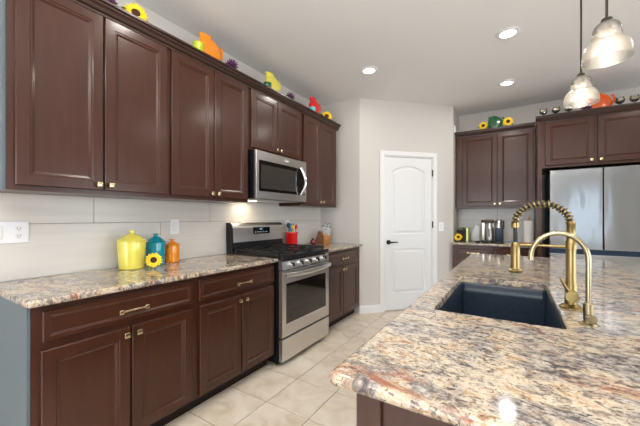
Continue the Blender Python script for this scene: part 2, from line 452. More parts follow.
# backsplash tiles (real tiles over grout)
def backsplash(name, f, u0, u1, z0, z1, joints):
    mb = MB(); mb.prism([(u0, z0), (u1, z0), (u1, z1), (u0, z1)], 0, .005, f); nf = len(mb.b.faces)
    for (r0, r1, js) in joints:
        cuts = [u0-.01]+[j for j in js if u0 < j < u1]+[u1+.01]
        for a, b_ in zip(cuts, cuts[1:]):
            aa, bb = max(a+.0015, u0), min(b_-.0015, u1); zz0, zz1 = max(r0+.0015, z0), min(r1-.0015, z1)
            mb.prism([(aa, zz0), (bb, zz0), (bb, zz1), (aa, zz1)], .003, .010, f, bev=.0012)
    mb.b.faces.ensure_lookup_table()
    for i, q in enumerate(mb.b.faces):
        if i >= nf: q.material_index = 1
    struct(name, mb, [M['grout'], M['tile_wall']])
jl = [1.368+.907*k for k in range(-2, 4)]; ju = [.921+.907*k for k in range(-2, 4)]
backsplash('wall_left_backsplash', lambda u, v, w_: (w_, u, v), .43, YR, .914, 1.46, [(.5, 1.222, jl), (1.222, 1.53, ju)])
jl2 = [1.80, 2.30]; ju2 = [2.12]
backsplash('wall_back_backsplash', lambda u, v, w_: (u, Y1-w_, v), XP, 2.556, .914, 1.40, [(.5, 1.222, jl2), (1.222, 1.53, ju2)])

# ---------------------------------------------------------------- cabinets
LEFT = lambda u, v, w_: (w_, u, v)
BACK = lambda u, v, w_: (u, -w_, v)
def panel_front(u0, u1, v0, v1, face, f, thick=.02, frame=.056, simple=False):
    """framed door or drawer front with a stepped, recessed centre panel"""
    if simple: L_ = [(0, -thick), (0, -.004), (.004, 0), (.022, 0), (.026, -.002), (.034, -.006), (.04, -.006)]
    else: L_ = [(0, -thick), (0, -.004), (.004, 0), (frame-.006, 0), (frame-.002, -.004), (frame+.004, -.004), (frame+.016, -.011), (frame+.022, -.011)]
    R = [[f(a, b_, face+d) for a, b_ in ((u0+i, v0+i), (u1-i, v0+i), (u1-i, v1-i), (u0+i, v1-i))] for i, d in L_]
    return MB().rings(R)
def bx(u0, u1, v0, v1, w0, w1, f, bev=0):
    return MB().prism([(u0, v0), (u1, v0), (u1, v1), (u0, v1)], w0, w1, f, bev)
def knob_mb(u, v, face, f):
    mb = bx(u-.006, u+.006, v-.006, v+.006, face, face+.014, f)
    mb.prism([(u-.014, v-.014), (u+.014, v-.014), (u+.014, v+.014), (u-.014, v+.014)], face+.013, face+.027, f, .003); return mb
def pull_mb(u, v, face, f, L_=.128):
    mb = MB(); h = L_/2
    for s_ in (-h, h):
        mb.prism([(u+s_-.006, v-.006), (u+s_+.006, v-.006), (u+s_+.006, v+.006), (u+s_-.006, v+.006)], face, face+.022, f)
        mb.prism([(u+s_-.011, v-.011), (u+s_+.011, v-.011), (u+s_+.011, v+.011), (u+s_-.011, v+.011)], face+.018, face+.036, f, .002)
    mb.prism([(u-h, v-.005), (u+h, v-.005), (u+h, v+.005), (u-h, v+.005)], face+.022, face+.032, f, .002); return mb

def base_cabinet(label, f, u0, u1, wb, wf, doors, drawers, zd=(.115, .688), zr=(.722, .856), side=None, group=None):
    """wb back, wf face of the doors (outward distance); doors: [(a,b,knob side)]"""
    c = f((u0+u1)/2, 0, (wb+wf)/2); r = thing('base_cabinet', label, 'cabinet', c, group)
    fr = wf-.02
    obj('body', bx(u0, u1, .10, .883, wb, fr, f), M['wood'], r)
    obj('toe_kick', bx(u0, u1, 0, .10, wb, wf-.095, f), M['toe'], r)
    for a, b_ in drawers:
        d = obj('drawer', panel_front(a, b_, zr[0], zr[1], wf, f, simple=True), M['wood'], r)
        mobj('drawer_pull', pull_mb((a+b_)/2, sum(zr)/2-.008, wf, f), M['gold'], d)
    for a, b_, s_ in doors:
        d = obj('door', panel_front(a, b_, zd[0], zd[1], wf, f), M['wood'], r)
        mobj('knob', knob_mb(a+.026 if s_ < 0 else b_-.026, zd[1]-.034, wf, f), M['gold'], d)
    return r
def wall_cabinet(label, f, u0, u1, z0, z1, wb, wf, doors, zd, group=None, knob_up=.03):
    c = f((u0+u1)/2, z0, (wb+wf)/2); r = thing('wall_cabinet', label, 'cabinet', c, group)
    obj('body', bx(u0, u1, z0, z1, wb, wf-.02, f), M['wood'], r)
    for a, b_, s_ in doors:
        d = obj('door', panel_front(a, b_, zd[0], zd[1], wf, f), M['wood'], r)
        mobj('knob', knob_mb(a+.026 if s_ < 0 else b_-.026, zd[0]+knob_up, wf, f), M['gold'], d)
    return r

XF = .63
G0 = 'base cabinets of the left run'
r = base_cabinet('dark cherry base cabinet with grey painted end, nearest the camera under the canisters', LEFT, .452, 1.232, .002, XF, [(.481, .841, 1), (.851, 1.210, -1)], [(.486, 1.210)], group=G0)
obj('end_panel', bx(.440, .4515, 0, .883, .002, .606, LEFT), M['grey_panel'], r)['label'] = 'blue grey painted end panel'
base_cabinet('dark cherry base cabinet with one drawer, left beside the gas range', LEFT, 1.233, 1.998, .002, XF, [(1.264, 1.617, 1), (1.627, 1.985, -1)], [(1.259, 1.985)], group=G0)
base_cabinet('dark cherry base cabinet between the gas range and the pantry corner', LEFT, 2.775, 3.698, .002, XF, [(2.80, 3.211, 1), (3.221, 3.625, -1)], [(2.80, 3.625)], group=G0)
G1 = 'wall cabinets of the left run'
XU = .35; ZU = (1.412, 2.402)
r = wall_cabinet('tall cherry wall cabinet nearest the camera, above the canisters', LEFT, .440, 1.232, 1.388, 2.47, .002, XU, [(.467, .834, 1), (.842, 1.216, -1)], ZU, G1)
obj('end_panel', bx(.428, .4395, 1.388, 2.47, .002, .322, LEFT), M['grey_panel'], r)['label'] = 'blue grey painted end panel'
wall_cabinet('tall cherry wall cabinet immediately left of the microwave', LEFT, 1.233, 1.980, 1.388, 2.47, .002, XU, [(1.248, 1.598, 1), (1.606, 1.955, -1)], ZU, G1)
wall_cabinet('short cherry wall cabinet mounted above the microwave', LEFT, 1.981, 2.789, 1.865, 2.47, .002, XU, [(2.006, 2.362, 1), (2.370, 2.760, -1)], (1.885, 2.402), G1)
wall_cabinet('tall cherry wall cabinet right of the microwave, at the far end of the run', LEFT, 2.790, 3.575, 1.388, 2.47, .002, XU, [(2.812, 3.165, 1), (3.173, 3.53, -1)], ZU, G1)

crown = [(0, 2.405), (.012, 2.405), (.014, 2.418), (.026, 2.424), (.034, 2.440), (.044, 2.452), (.046, 2.462), (.058, 2.464), (.058, 2.478), (0, 2.478)]
def crown_mb(f, u0, u1, wf, dz=0, ret0=None, ret1=None):
    mb = MB().prism([(a, b_+dz) for a, b_ in crown], u0, u1, lambda a, b_, w_: f(w_, b_, wf+a))
    return mb
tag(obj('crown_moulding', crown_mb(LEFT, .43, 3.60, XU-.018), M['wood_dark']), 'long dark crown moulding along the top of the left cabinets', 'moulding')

# back wall run
YF = 4.84
base_cabinet('dark cherry base cabinet under the coffee machines on the far wall', BACK, XP+.004, 2.555, -Y1+.002, -4.60, [(1.64, 2.085, 1), (2.095, 2.545, -1)], [(1.64, 2.085), (2.095, 2.545)])
wall_cabinet('two-door cherry wall cabinet on the far wall under the green pitcher', BACK, XP+.006, 2.555, 1.388, 2.47, -Y1+.002, -YF, [(1.70, 2.128, 1), (2.136, 2.535, -1)], ZU)
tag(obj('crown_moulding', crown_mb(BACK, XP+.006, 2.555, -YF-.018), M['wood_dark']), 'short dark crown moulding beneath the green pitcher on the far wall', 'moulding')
r = wall_cabinet('deep cherry cabinet bridging over the refrigerator', BACK, 2.603, 3.66, 1.835, 2.435, -Y1+.002, -4.46, [(2.632, 3.072, 1), (3.098, 3.60, -1)], (1.862, 2.368))
obj('side_panel', MB().box(2.560, 2.602, 4.46, Y1-.002, 0, 2.435), M['wood'], r)
obj('side_panel', MB().box(3.661, 3.70, 4.46, Y1-.002, 0, 2.435), M['wood'], r)

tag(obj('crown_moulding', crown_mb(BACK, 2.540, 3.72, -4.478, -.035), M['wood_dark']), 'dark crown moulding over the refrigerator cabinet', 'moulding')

# ---------------------------------------------------------------- countertops
def rr(x0, x1, y0, y1, rad, ins=0, n=6):
    x0 += ins; x1 -= ins; y0 += ins; y1 -= ins
    pts = []
    if isinstance(rad, (int, float)): rad = [rad]*4
    for (cx, cy, a, rd) in ((x1, y1, 0, rad[0]), (x0, y1, 90, rad[1]), (x0, y0, 180, rad[2]), (x1, y0, 270, rad[3])):
        rd = max(rd-ins, .0005)
        ox = cx-rd if cx == x1 else cx+rd; oy = cy-rd if cy == y1 else cy+rd
        for k in range(n+1):
            q = math.radians(a+90*k/n); pts.append((ox+rd*math.cos(q), oy+rd*math.sin(q)))
    return pts
def slab(x0, x1, y0, y1, z0, z1, rad, hole=None, b=.011):
    prof = []
    for k in range(5):
        a = PI/2*k/4; prof.append((b*(1-math.sin(a)), z0+b*(1-math.cos(a))))
    for k in range(5):
        a = PI/2*k/4; prof.append((b*(1-math.cos(a)), z1-b+b*math.sin(a)))
    R = [[(x, y, z) for x, y in rr(x0, x1, y0, y1, rad, i)] for i, z in prof]
    if hole:
        h = hole
        R = [[(x, y, z0) for x, y in rr(*h, .014)]]+R+[[(x, y, z1) for x, y in rr(*h, .014, -.004)], [(x, y, z1-.004) for x, y in rr(*h, .014)], [(x, y, z0) for x, y in rr(*h, .014)]]
        mb = MB().rings(R, False, False); bmesh.ops.remove_doubles(mb.b, verts=mb.b.verts, dist=1e-6); return mb
    return MB().rings(R)
CT = .914; CB = .884
tag(mobj('countertop', slab(.011, .657, .428, 2.003, CB, CT, [.002, .002, .002, .02]), M['granite']), 'long speckled granite countertop carrying the yellow and turquoise canisters', 'countertop')
tag(mobj('countertop', slab(.011, .657, 2.772, YR-.003, CB, CT, .002), M['granite']), 'short speckled granite countertop right of the range, with the red crock', 'countertop')
tag(mobj('countertop', slab(XP+.003, 2.556, 4.572, Y1-.012, CB, CT, .002), M['granite']), 'speckled granite countertop on the far wall under the coffee machines', 'countertop')
IX0, IX1, IY0, IY1 = 1.972, 2.99, .588, 3.30
HOLE = (2.068, 2.466, 1.208, 1.965)
tag(mobj('island_countertop', slab(IX0, IX1, IY0, IY1, CB, CT, [.02, .02, .02, .02], HOLE, b=.0145), M['granite']), 'big polished granite island top with an undermount sink', 'countertop')

# island base: hollow so the sink can hang in it
r = thing('kitchen_island', 'espresso wood island base under the large granite top', 'island', (2.4, 1.95, 0))
bx0, bx1, by0, by1 = 2.022, 2.74, .66, 3.26
mb = MB()
mb.box(bx0, bx1, by0, by0+.02, .1, CB-.001); mb.box(bx0, bx1, by1-.02, by1, .1, CB-.001)
mb.box(bx0, bx0+.02, by0, by1, .1, CB-.001); mb.box(bx1-.02, bx1, by0, by1, .1, CB-.001); mb.box(bx0, bx1, by0, by1, .1, .12)
obj('body', mb, M['espresso'], r)
obj('toe_kick', MB().box(bx0+.07, bx1-.02, by0+.03, by1-.03, 0, .1), M['toe'], r)
obj('corner_stile', MB().box(bx0-.002, bx0+.055, by0-.012, by0-.0005, .1, CB-.001, .002), M['espresso'], r)
obj('corner_stile', MB().box(bx1-.055, bx1+.002, by0-.012, by0-.0005, .1, CB-.001, .002), M['espresso'], r)
ISL = lambda u, v, w_: (-w_, u, v)
for k, (a, b_) in enumerate(((.68, 1.13), (1.15, 1.57), (1.58, 2.0), (2.03, 2.62), (2.64, 3.23))):
    d = obj('door', panel_front(a, b_, .115, .865, -bx0+.02, ISL), M['wood'], r)
    mobj('knob', knob_mb(b_-.03, .80, -bx0+.02, ISL), M['gold'], d)

# sink
sk = MB()
sx0, sx1, sy0, sy1 = HOLE; z1 = CB-.001; zb = .665
R = []
for ins, z in ((-.02, z1-.012), (-.02, z1), (-.004, z1), (-.001, z1-.004), (.004, z1-.06), (.010, zb+.05), (.018, zb+.015), (.04, zb+.001), (.1, zb)):
    R.append([(x, y, z) for x, y in rr(sx0, sx1, sy0, sy1, .02 if ins < .03 else .05, ins)])
sk.rings(R, False, True)
R = [[(x, y, z) for x, y in rr(sx0, sx1, sy0, sy1, .045, ins)] for ins, z in ((-.02, z1-.012), (-.008, z1-.012), (-.008, zb-.01))]
sk.rings(R, False, True)
r = tag(mobj('sink', sk, M['sink']), 'dark blue-black undermount sink set into the island granite', 'sink')
dr = MB().lathe([(0, zb+.002), (.03, zb+.002), (.034, zb+.006), (.044, zb+.005), (.046, zb+.0005), (0, zb+.0005)], ((sx0+sx1)/2, (sy0+sy1)/2+.1, 0))
mobj('drain', dr, M['chrome'], r)

# ---------------------------------------------------------------- faucets
fx, fy = 2.509, 1.500
r = thing('pull_down_faucet', 'tall brass spring-coil kitchen faucet on the island beside the sink', 'faucet', (fx, fy, CT))
mobj('base_flange', MB().lathe([(0, CT), (.036, CT), (.036, CT+.006), (.028, CT+.012), (.022, CT+.016), (0, CT+.016)], (fx, fy, 0)), M['brass'], r)
mobj('column', MB().lathe([(0, CT+.01), (.019, CT+.01), (.019, CT+.09), (.0165, CT+.095), (.0155, 1.135), (.018, 1.137), (.018, 1.165), (.0145, 1.17), (.0135, 1.228), (.015, 1.230), (.015, 1.241), (0, 1.241)], (fx, fy, 0)), M['brass'], r)
# lever block: round knob facing the camera, thin lever rising to the left
hd = Vector((-.05, -1, 0)).normalized()
kc = Vector((fx, fy, CT+.052))+Vector((.0, -.018, 0))
kb = MB().cyl(kc, kc+hd*.034, .0205, 24)
hn = mobj('handle', kb, M['brass'], r)
mobj('lever', MB().tube([kc+hd*.02+Vector((-.006, 0, .012)), kc+hd*.022+Vector((-.022, 0, .038)), kc+hd*.022+Vector((-.036, 0, .066))], [.0055, .0048, .004], 8), M['brass'], hn)
# hose arc + coil
ac = Vector((fx-.091, fy, 1.236)); ar = .0855
def arc(t_):  # 0 at the column, 1 at the spray side
    a = PI*t_*1.03
    return ac+Vector((ar*1.03*math.cos(a), 0, ar*.88*math.sin(a)))
hose = [arc(k/40) for k in range(41)]+[Vector((fx-.178, fy, 1.19)), Vector((fx-.178, fy, 1.15))]
mobj('hose', MB().tube(hose, .0075, 10), M['rubber'], r)
turns = 18; pts = []
N = turns*12
for k in range(N+1):
    s_ = k/N*.97; c = arc(s_); tg = (arc(s_+.004)-arc(s_-.004)).normalized(); sd = Vector((0, 1, 0)); nn = tg.cross(sd)
    a = 2*PI*turns*k/N; pts.append(c+(sd*math.cos(a)+nn*math.sin(a))*.0118)
mobj('spring_coil', MB().tube(pts, .0034, 6), M['brass'], r)
sp = Vector((fx-.178, fy, 0))
mobj('coil_collar', MB().cyl((fx-.1785, fy, 1.216), (fx-.1785, fy, 1.236), .0145, 18), M['brass'], r)
mobj('spray_head', MB().lathe([(0, 1.033), (.023, 1.033), (.025, 1.036), (.025, 1.044), (.0185, 1.049), (.0165, 1.10), (.0155, 1.15), (.012, 1.156), (0, 1.156)], (sp.x, sp.y, 0)), M['brass'], r)
mobj('docking_arm', MB().cyl((fx-.17, fy, 1.146), (fx, fy, 1.146), .0055, 12), M['brass'], r)

gx, gy = 2.528, 1.295
r = thing('filtered_water_faucet', 'slim champagne gooseneck water tap in front of the spring faucet', 'faucet', (gx, gy, CT))
mobj('base_flange', MB().lathe([(0, CT), (.0245, CT), (.0245, CT+.005), (.018, CT+.008), (0, CT+.008)], (gx, gy, 0)), M['nickel'], r)
mobj('valve_body', MB().lathe([(0, CT+.004), (.0135, CT+.004), (.0135, CT+.068), (.0095, CT+.072), (0, CT+.072)], (gx, gy, 0)), M['nickel'], r)
mobj('knob', MB().cyl((gx+.002, gy-.008, CT+.026), (gx+.006, gy-.032, CT+.026), .0125, 18), M['nickel'], r)
pts = [Vector((gx, gy, CT+.06)), Vector((gx, gy, 1.05)), Vector((gx, gy, 1.105))]
for k in range(1, 25):
    a = PI*k/24; pts.append(Vector((gx-.076+.076*math.cos(a), gy, 1.122+.083*math.sin(a))))
pts.append(Vector((gx-.152, gy, 1.112)))
mobj('spout', MB().tube(pts, .0078, 12), M['nickel'], r)

# ---------------------------------------------------------------- gas range
SY0, SY1 = 2.008, 2.767; SM = (SY0+SY1)/2
r = thing('gas_range', 'stainless steel freestanding gas range with black cooktop and oven window', 'stove', (.35, SM, 0))
obj('body', MB().box(.02, .655, SY0, SY1, .03, .90), M['black'], r)
for yy in (SY0+.05, SY1-.05):
    for xx in (.08, .6): mobj('foot', MB().cyl((xx, yy, 0), (xx, yy, .032), .018, 12), M['black'], r)
obj('cooktop', MB().box(.02, .695, SY0, SY1, .90, .932, .006), M['black'], r)
# backguard
mb = MB().prism([(.014, .93), (.09, .93), (.085, 1.02), (.014, 1.02)], SY0+.004, SY1-.004, lambda a, b_, w_: (a, w_, b_))
bg = obj('backguard', mb, M['black'], r)
bgp = [(.014, 1.02), (.098, 1.02), (.092, 1.15), (.078, 1.192), (.055, 1.208), (.014, 1.208)]
bp_ = mobj('control_fascia', MB().prism(bgp, SY0+.014, SY1-.004, lambda a, b_, w_: (a, w_, b_)), M['steel'], bg)
obj('side_cap', MB().prism([(a, b_) for a, b_ in bgp], SY0, SY0+.0135, lambda a, b_, w_: (a, w_, b_)), M['black'], bg)
ds = obj('display', MB().box(.0935, .1, 2.285, 2.53, 1.090, 1.158, .0015), M['display'], r)
dg = MB()
for k in range(3): dg.box(.1001, .1008, 2.375+k*.014, 2.383+k*.014, 1.132, 1.147)
obj('clock_digits', dg, M['digit'], ds)
for k in range(8):
    obj('touch_key', MB().box(.1001, .1006, 2.305+k*.0245, 2.315+k*.0245, 1.106, 1.112), M['plate'], ds)
# burners and grates
for (cx, cy, rad) in ((.20, SY0+.15, .038), (.52, SY0+.15, .045), (.36, SM, .05), (.20, SY1-.15, .038), (.52, SY1-.15, .045)):
    mobj('burner', MB().lathe([(0, .932), (rad+.016, .932), (rad+.012, .94), (rad, .941), (rad, .948), (rad-.006, .952), (0, .952)], (cx, cy, 0), 24), M['iron'], r)
for k in range(3):
    a = SY0+.022+k*.2395; b_ = a+.235; g = MB(); zt = .962
    for (p, q) in (((.11, a), (.64, a)), ((.11, b_), (.64, b_)), ((.11, a), (.11, b_)), ((.64, a), (.64, b_)), ((.375, a), (.375, b_))):
        g.box(min(p[0], q[0])-.005, max(p[0], q[0])+.005, min(p[1], q[1])-(.005 if p[1] != q[1] else .005), max(p[1], q[1])+.005, zt-.014, zt)
    mid = (a+b_)/2
    for xc in (.20, .52) if k != 1 else (.36,):
        g.box(xc-.1, xc-.025, mid-.004, mid+.004, zt-.012, zt+.002); g.box(xc+.025, xc+.1, mid-.004, mid+.004, zt-.012, zt+.002)
        g.box(xc-.004, xc+.004, a, mid-.025, zt-.012, zt+.002); g.box(xc-.004, xc+.004, mid+.025, b_, zt-.012, zt+.002)
    for xx in (.115, .635):
        for yy in (a+.004, b_-.004): g.box(xx-.006, xx+.006, yy-.006, yy+.006, .931, zt-.01)
    obj('grate', g, M['iron'], r)
# control panel, knobs
cpp = [(.655, .815), (.698, .815), (.690, .885), (.655, .899)]
obj('control_panel', MB().prism(cpp, SY0, SY1, lambda a, b_, w_: (a, w_, b_)), M['steel'], r)
for k in range(5):
    yc = SY0+.115+k*.132+(.0 if k != 2 else 0); n_ = Vector((1, 0, .12)).normalized(); c = Vector((.694, yc, .85))
    kn = MB().cyl(c, c+n_*.010, .026, 24); kn.cyl(c+n_*.01, c+n_*.034, .021, 24, .018)
    ko = mobj('control_knob', kn, M['chrome'], r)
    pm = MB().box(-.004, .004, -.0035, .0035, -.018, .018, .001, M=Matrix.Translation(c+n_*.036))
    obj('pointer', pm, M['black'], ko)
# oven door: steel frame around black glass
yd0, yd1 = SY0+.002, SY1-.002
mb = MB()
zt, zb, gz0, gz1, gy0, gy1 = .808, .248, .352, .70, SY0+.048, SY1-.055
R = []
for (a0, a1, b0, b1, x) in ((yd0, yd1, zb, zt, .657), (yd0, yd1, zb, zt, .694), (yd0+.005, yd1-.005, zb+.005, zt-.005, .699), (gy0, gy1, gz0, gz1, .699), (gy0+.004, gy1-.004, gz0+.004, gz1-.004, .693)):
    R.append([(x, a0, b0), (x, a1, b0), (x, a1, b1), (x, a0, b1)])
od = obj('oven_door', mb.rings(R, True, False), M['steel'], r)
obj('oven_window', MB().box(.685, .6945, gy0+.001, gy1-.001, gz0+.001, gz1-.001), M['glass_black'], od)
obj('vent_gap', MB().box(.66, .6985, yd0+.006, yd1-.006, .8085, .8145), M['black'], r)
hb = MB(); n_ = 24; pts = []
R = []
for k in range(n_+1):
    s_ = k/n_; y = yd0+.004+(yd1-yd0-.030)*s_; bow = .034+.020*math.sin(PI*s_)
    x = .699+bow; zc = .778-.010*math.sin(PI*s_)
    R.append([(x-.012, y, zc-.018), (x, y, zc-.018), (x+.008, y, zc-.008), (x+.008, y, zc+.008), (x, y, zc+.018), (x-.012, y, zc+.018)])
hb.rings(R)
for y in (yd0+.02, yd1-.04): hb.box(.697, .730, y, y+.02, .768, .788)
mobj('oven_handle', hb, M['steel'], od)
sd = MB(); R = []
for (i, x) in ((0, .657), (0, .694), (.005, .699), (.02, .699)):
    R.append([(x, yd0+i, .048+i), (x, yd1-i, .048+i), (x, yd1-i, .232-i), (x, yd0+i, .232-i)])
obj('storage_drawer', sd.rings(R), M['steel'], r)

# ---------------------------------------------------------------- over-the-range microwave
MY0, MY1, MZ0, MZ1, MX = 1.998, 2.772, 1.424, 1.858, .41
r = thing('microwave', 'stainless over-the-range microwave with curved vertical handle above the stove', 'microwave', (.2, (MY0+MY1)/2, MZ0))
obj('body', MB().box(.012, MX-.03, MY0, MY1, MZ0, MZ1-.001), M['black'], r)
mb = MB(); R = []
wy0, wy1, wz0, wz1 = MY0+.035, MY1-.024, 1.492, 1.775
for (a0, a1, b0, b1, x) in ((MY0, MY1, MZ0+.002, MZ1-.002, MX-.03), (MY0, MY1, MZ0+.002, MZ1-.002, MX-.004), (MY0+.004, MY1-.004, MZ0+.006, MZ1-.006, MX), (wy0, wy1, wz0, wz1, MX), (wy0+.003, wy1-.003, wz0+.003, wz1-.003, MX-.004)):
    R.append([(x, a0, b0), (x, a1, b0), (x, a1, b1), (x, a0, b1)])
md = obj('front_frame', mb.rings(R, True, False), M['steel'], r)
obj('window_glass', MB().box(MX-.012, MX-.003, wy0+.001, wy1-.001, wz0+.001, wz1-.001), M['glass_black'], md)
m_mesh = mat('microwave_window_mesh', srgb(58, 54, 50), .25, coat=.4)
obj('window_mesh', MB().box(MX-.004, MX-.0015, wy0+.03, MY1-.19, wz0+.03, wz1-.04), m_mesh, md)
obj('badge', MB().box(MX, MX+.0012, 2.40, 2.455, 1.806, 1.822), M['plate'], md)['label'] = 'small pale oval maker badge'
pts = []
for k in range(29):
    s_ = k/28; z = 1.492+.285*s_; pts.append((MX+.012+.042*math.sin(PI*s_), 2.655+.022*math.sin(PI*s_), z))
mobj('handle', MB().tube(pts, .017, 14), M['chrome'], md)
obj('underside_grille', MB().box(.06, .36, MY0+.06, MY1-.06, MZ0-.004, MZ0-.0005), M['steel'], r)
lp = obj('task_light', MB().box(.10, .15, 2.13, 2.28, MZ0-.008, MZ0-.0045), mat('lit_task_lamp', (1, 1, 1, 1), emis=(1, .85, .62, 1), estr=6), r)
d = bpy.data.lights.new('task_lamp', 'AREA'); d.shape = 'RECTANGLE'; d.size = .05; d.size_y = .14; d.energy = .8; d.color = (1, .82, .58)
o = bpy.data.objects.new('task_lamp', d); C.objects.link(o); o.parent = r; o.location = (.125-.2, 2.205-(MY0+MY1)/2, -.012)

# ---------------------------------------------------------------- refrigerator
FX0, FX1, FYF = 2.668, 3.598, 4.40
r = thing('refrigerator', 'large stainless french-door refrigerator beneath the bridge cabinet', 'refrigerator', ((FX0+FX1)/2, 4.78, 0))
obj('body', MB().box(FX0+.004, FX1-.004, FYF+.07, 5.14, .02, 1.80), M['black'], r)
fm = 3.132
obj('door', MB().box(FX0, fm-.004, FYF, FYF+.065, .905, 1.795, .008), M['fridge_steel'], r)
obj('door', MB().box(fm+.004, FX1, FYF, FYF+.065, .905, 1.795, .008), M['fridge_steel'], r)
obj('handle_recess', MB().box(FX0+.002, FX1-.002, FYF+.03, FYF+.066, .855, .904), mat('dark_blue_recess', srgb(40, 58, 82), .35, metal=.5), r)
obj('freezer_drawer', MB().box(FX0, FX1, FYF, FYF+.065, .475, .854, .008), M['fridge_steel'], r)
obj('freezer_drawer', MB().box(FX0, FX1, FYF, FYF+.065, .08, .465, .008), M['fridge_steel'], r)
obj('base_grille', MB().box(FX0+.01, FX1-.01, FYF+.03, FYF+.07, .005, .075), M['black'], r)

# ---------------------------------------------------------------- ceiling lights
can = thing('recessed_ceiling_light', 'x', 'ceiling light', (0, 0, CEIL), 'recessed ceiling lights')
ring = MB().lathe([(.060, CEIL-.002), (.062, CEIL-.010), (.088, CEIL-.006), (.090, CEIL-.0005), (.060, CEIL-.0005)], (0, 0, 0), 40)
mobj('trim_ring', ring, M['white'], can)
mobj('lens', MB().lathe([(0, CEIL-.006), (.061, CEIL-.006), (.061, CEIL-.001), (0, CEIL-.001)], (0, 0, 0), 32), M['can_light'], can)
d = bpy.data.lights.new('downlight_lamp', 'AREA'); d.shape = 'DISK'; d.size = .11; d.energy = 5; d.color = (1, .94, .87)
l = bpy.data.objects.new('downlight_lamp', d); C.objects.link(l); l.parent = can; l.location = (0, 0, -.014)
spots = [(1.02, 3.06, 'round recessed ceiling light nearest the pantry corner, left of the others'),
         (2.28, 3.07, 'round recessed ceiling light highest in the picture, above the island'),
         (2.255, 4.20, 'round recessed ceiling light nearest the far wall cabinets'),
         (1.02, 1.25, 'recessed ceiling light over the aisle, above the picture'),
         (1.02, -.9, 'recessed ceiling light behind the camera on the left'),
         (3.7, 3.07, 'recessed ceiling light right of the island, outside the picture'),
         (3.9, .2, 'recessed ceiling light right of the camera'),
         (3.9, -2.0, 'recessed ceiling light behind the camera on the right')]
for i, (x, y, lb) in enumerate(spots):
    o = can if i == 0 else copy_tree(can)
    o.location = (x, y, CEIL); o['label'] = lb

# pendants
def pendant(x, y, label):
    zb = 1.988
    r = thing('pendant_light', label, 'pendant light', (x, y, zb), 'glass pendants over the island')
    prof = [(.098, 0), (.098, .012), (.096, .035), (.090, .056), (.078, .072), (.060, .082), (.053, .087), (.059, .093), (.061, .100), (.058, .107), (.051, .112), (.055, .119), (.055, .130), (.049, .144), (.036, .155), (.022, .160)]
    prof = [(a*.92, b_*1.1) for a, b_ in prof]
    inner = [(max(a-.003, .005), b_) for a, b_ in prof]
    n = 96; mbs = MB()
    mbs.lathe([(a, zb+b_) for a, b_ in prof]+[(a, zb+b_) for a, b_ in reversed(inner)]+[(prof[0][0], zb)], (0, 0, 0), n)
    for v in mbs.b.verts:   # fluted ribs
        a = math.atan2(v.co.y, v.co.x); k = 1+.006*(1 if round(a/(2*PI)*n) % 2 else -1); v.co.x *= k; v.co.y *= k
    bmesh.ops.translate(mbs.b, vec=(x, y, 0), verts=mbs.b.verts)
    mobj('glass_shade', mbs, M['shade'], r)
    mobj('socket_cap', MB().lathe([(0, zb+.134), (.016, zb+.134), (.018, zb+.173), (.022, zb+.175), (.022, zb+.183), (.020, zb+.191), (.008, zb+.197), (0, zb+.197)], (x, y, 0), 24), M['dark_metal'], r)
    mobj('bulb', MB().sphere((x, y, zb+.088), .024, (1, 1, 1.25)), M['bulb'], r)
    mobj('rod', MB().cyl((x, y, zb+.20), (x, y, CEIL-.02), .0055, 10), M['dark_metal'], r)
    mobj('canopy', MB().lathe([(0, CEIL-.001), (.06, CEIL-.001), (.06, CEIL-.012), (.045, CEIL-.024), (0, CEIL-.024)], (x, y, 0), 28), M['dark_metal'], r)
    d = bpy.data.lights.new('pendant_lamp', 'POINT'); d.energy = .8; d.color = (1, .86, .68); d.shadow_soft_size = .03
    l = bpy.data.objects.new('pendant_lamp', d); C.objects.link(l); l.parent = r; l.location = (0, 0, .03)
pendant(2.69, 1.923, 'larger-looking glass pendant at the top right corner, nearer the camera')
pendant(2.69, 2.575, 'glass pendant hanging lower in the picture, in front of the orange pitcher')

# ---------------------------------------------------------------- wall plates
def plate(label, f, u0, u1, z0, z1, w0, kind):
    c = f((u0+u1)/2, z0, w0)
    r = thing('wall_outlet' if 'o' in kind else 'light_switch', label, 'outlet' if 'o' in kind else 'switch', c)
    obj('cover_plate', bx(u0, u1, z0, z1, w0, w0+.006, f, .0015), M['plate'], r)
    n = len(kind); W = (u1-u0)/n
    for i, k in enumerate(kind):
        uc = u0+W*(i+.5); zc = (z0+z1)/2
        if k == 's':
            obj('rocker', bx(uc-.016, uc+.016, zc-.032, zc+.032, w0+.0062, w0+.0095, f, .001), M['white'], r)
            obj('rocker_slot', bx(uc-.018, uc+.018, zc-.034, zc+.034, w0+.0055, w0+.0064, f), mat('switch_gap', srgb(190, 190, 194), .6), r)
        else:
            for dz in (-.02, .02):
                q = MB().lathe([(0, 0), (.0155, 0), (.015, .002), (0, .002)], (0, 0, 0), 20)
                for v in q.b.verts: v.co = Vector(f(uc+v.co.x, zc+dz+v.co.y, w0+.0062+v.co.z))
                so = obj('socket', q, M['white'], r)
                sl = MB()
                for du in (-.006, .006): sl.prism([(uc+du-.001, zc+dz-.001), (uc+du+.001, zc+dz-.001), (uc+du+.001, zc+dz+.007), (uc+du-.001, zc+dz+.007)], w0+.0083, w0+.0088, f)
                sl.prism([(uc-.002, zc+dz-.009), (uc+.002, zc+dz-.009), (uc+.002, zc+dz-.005), (uc-.002, zc+dz-.005)], w0+.0083, w0+.0088, f)
                obj('slots', sl, M['slot'], so)
    return r
plate('wide white plate with switches and a socket at the left picture edge', LEFT, .435, .600, 1.118, 1.234, .011, 'so')
plate('small white switch plate on the backsplash above the orange canister', LEFT, 1.446, 1.520, 1.124, 1.242, .011, 's')
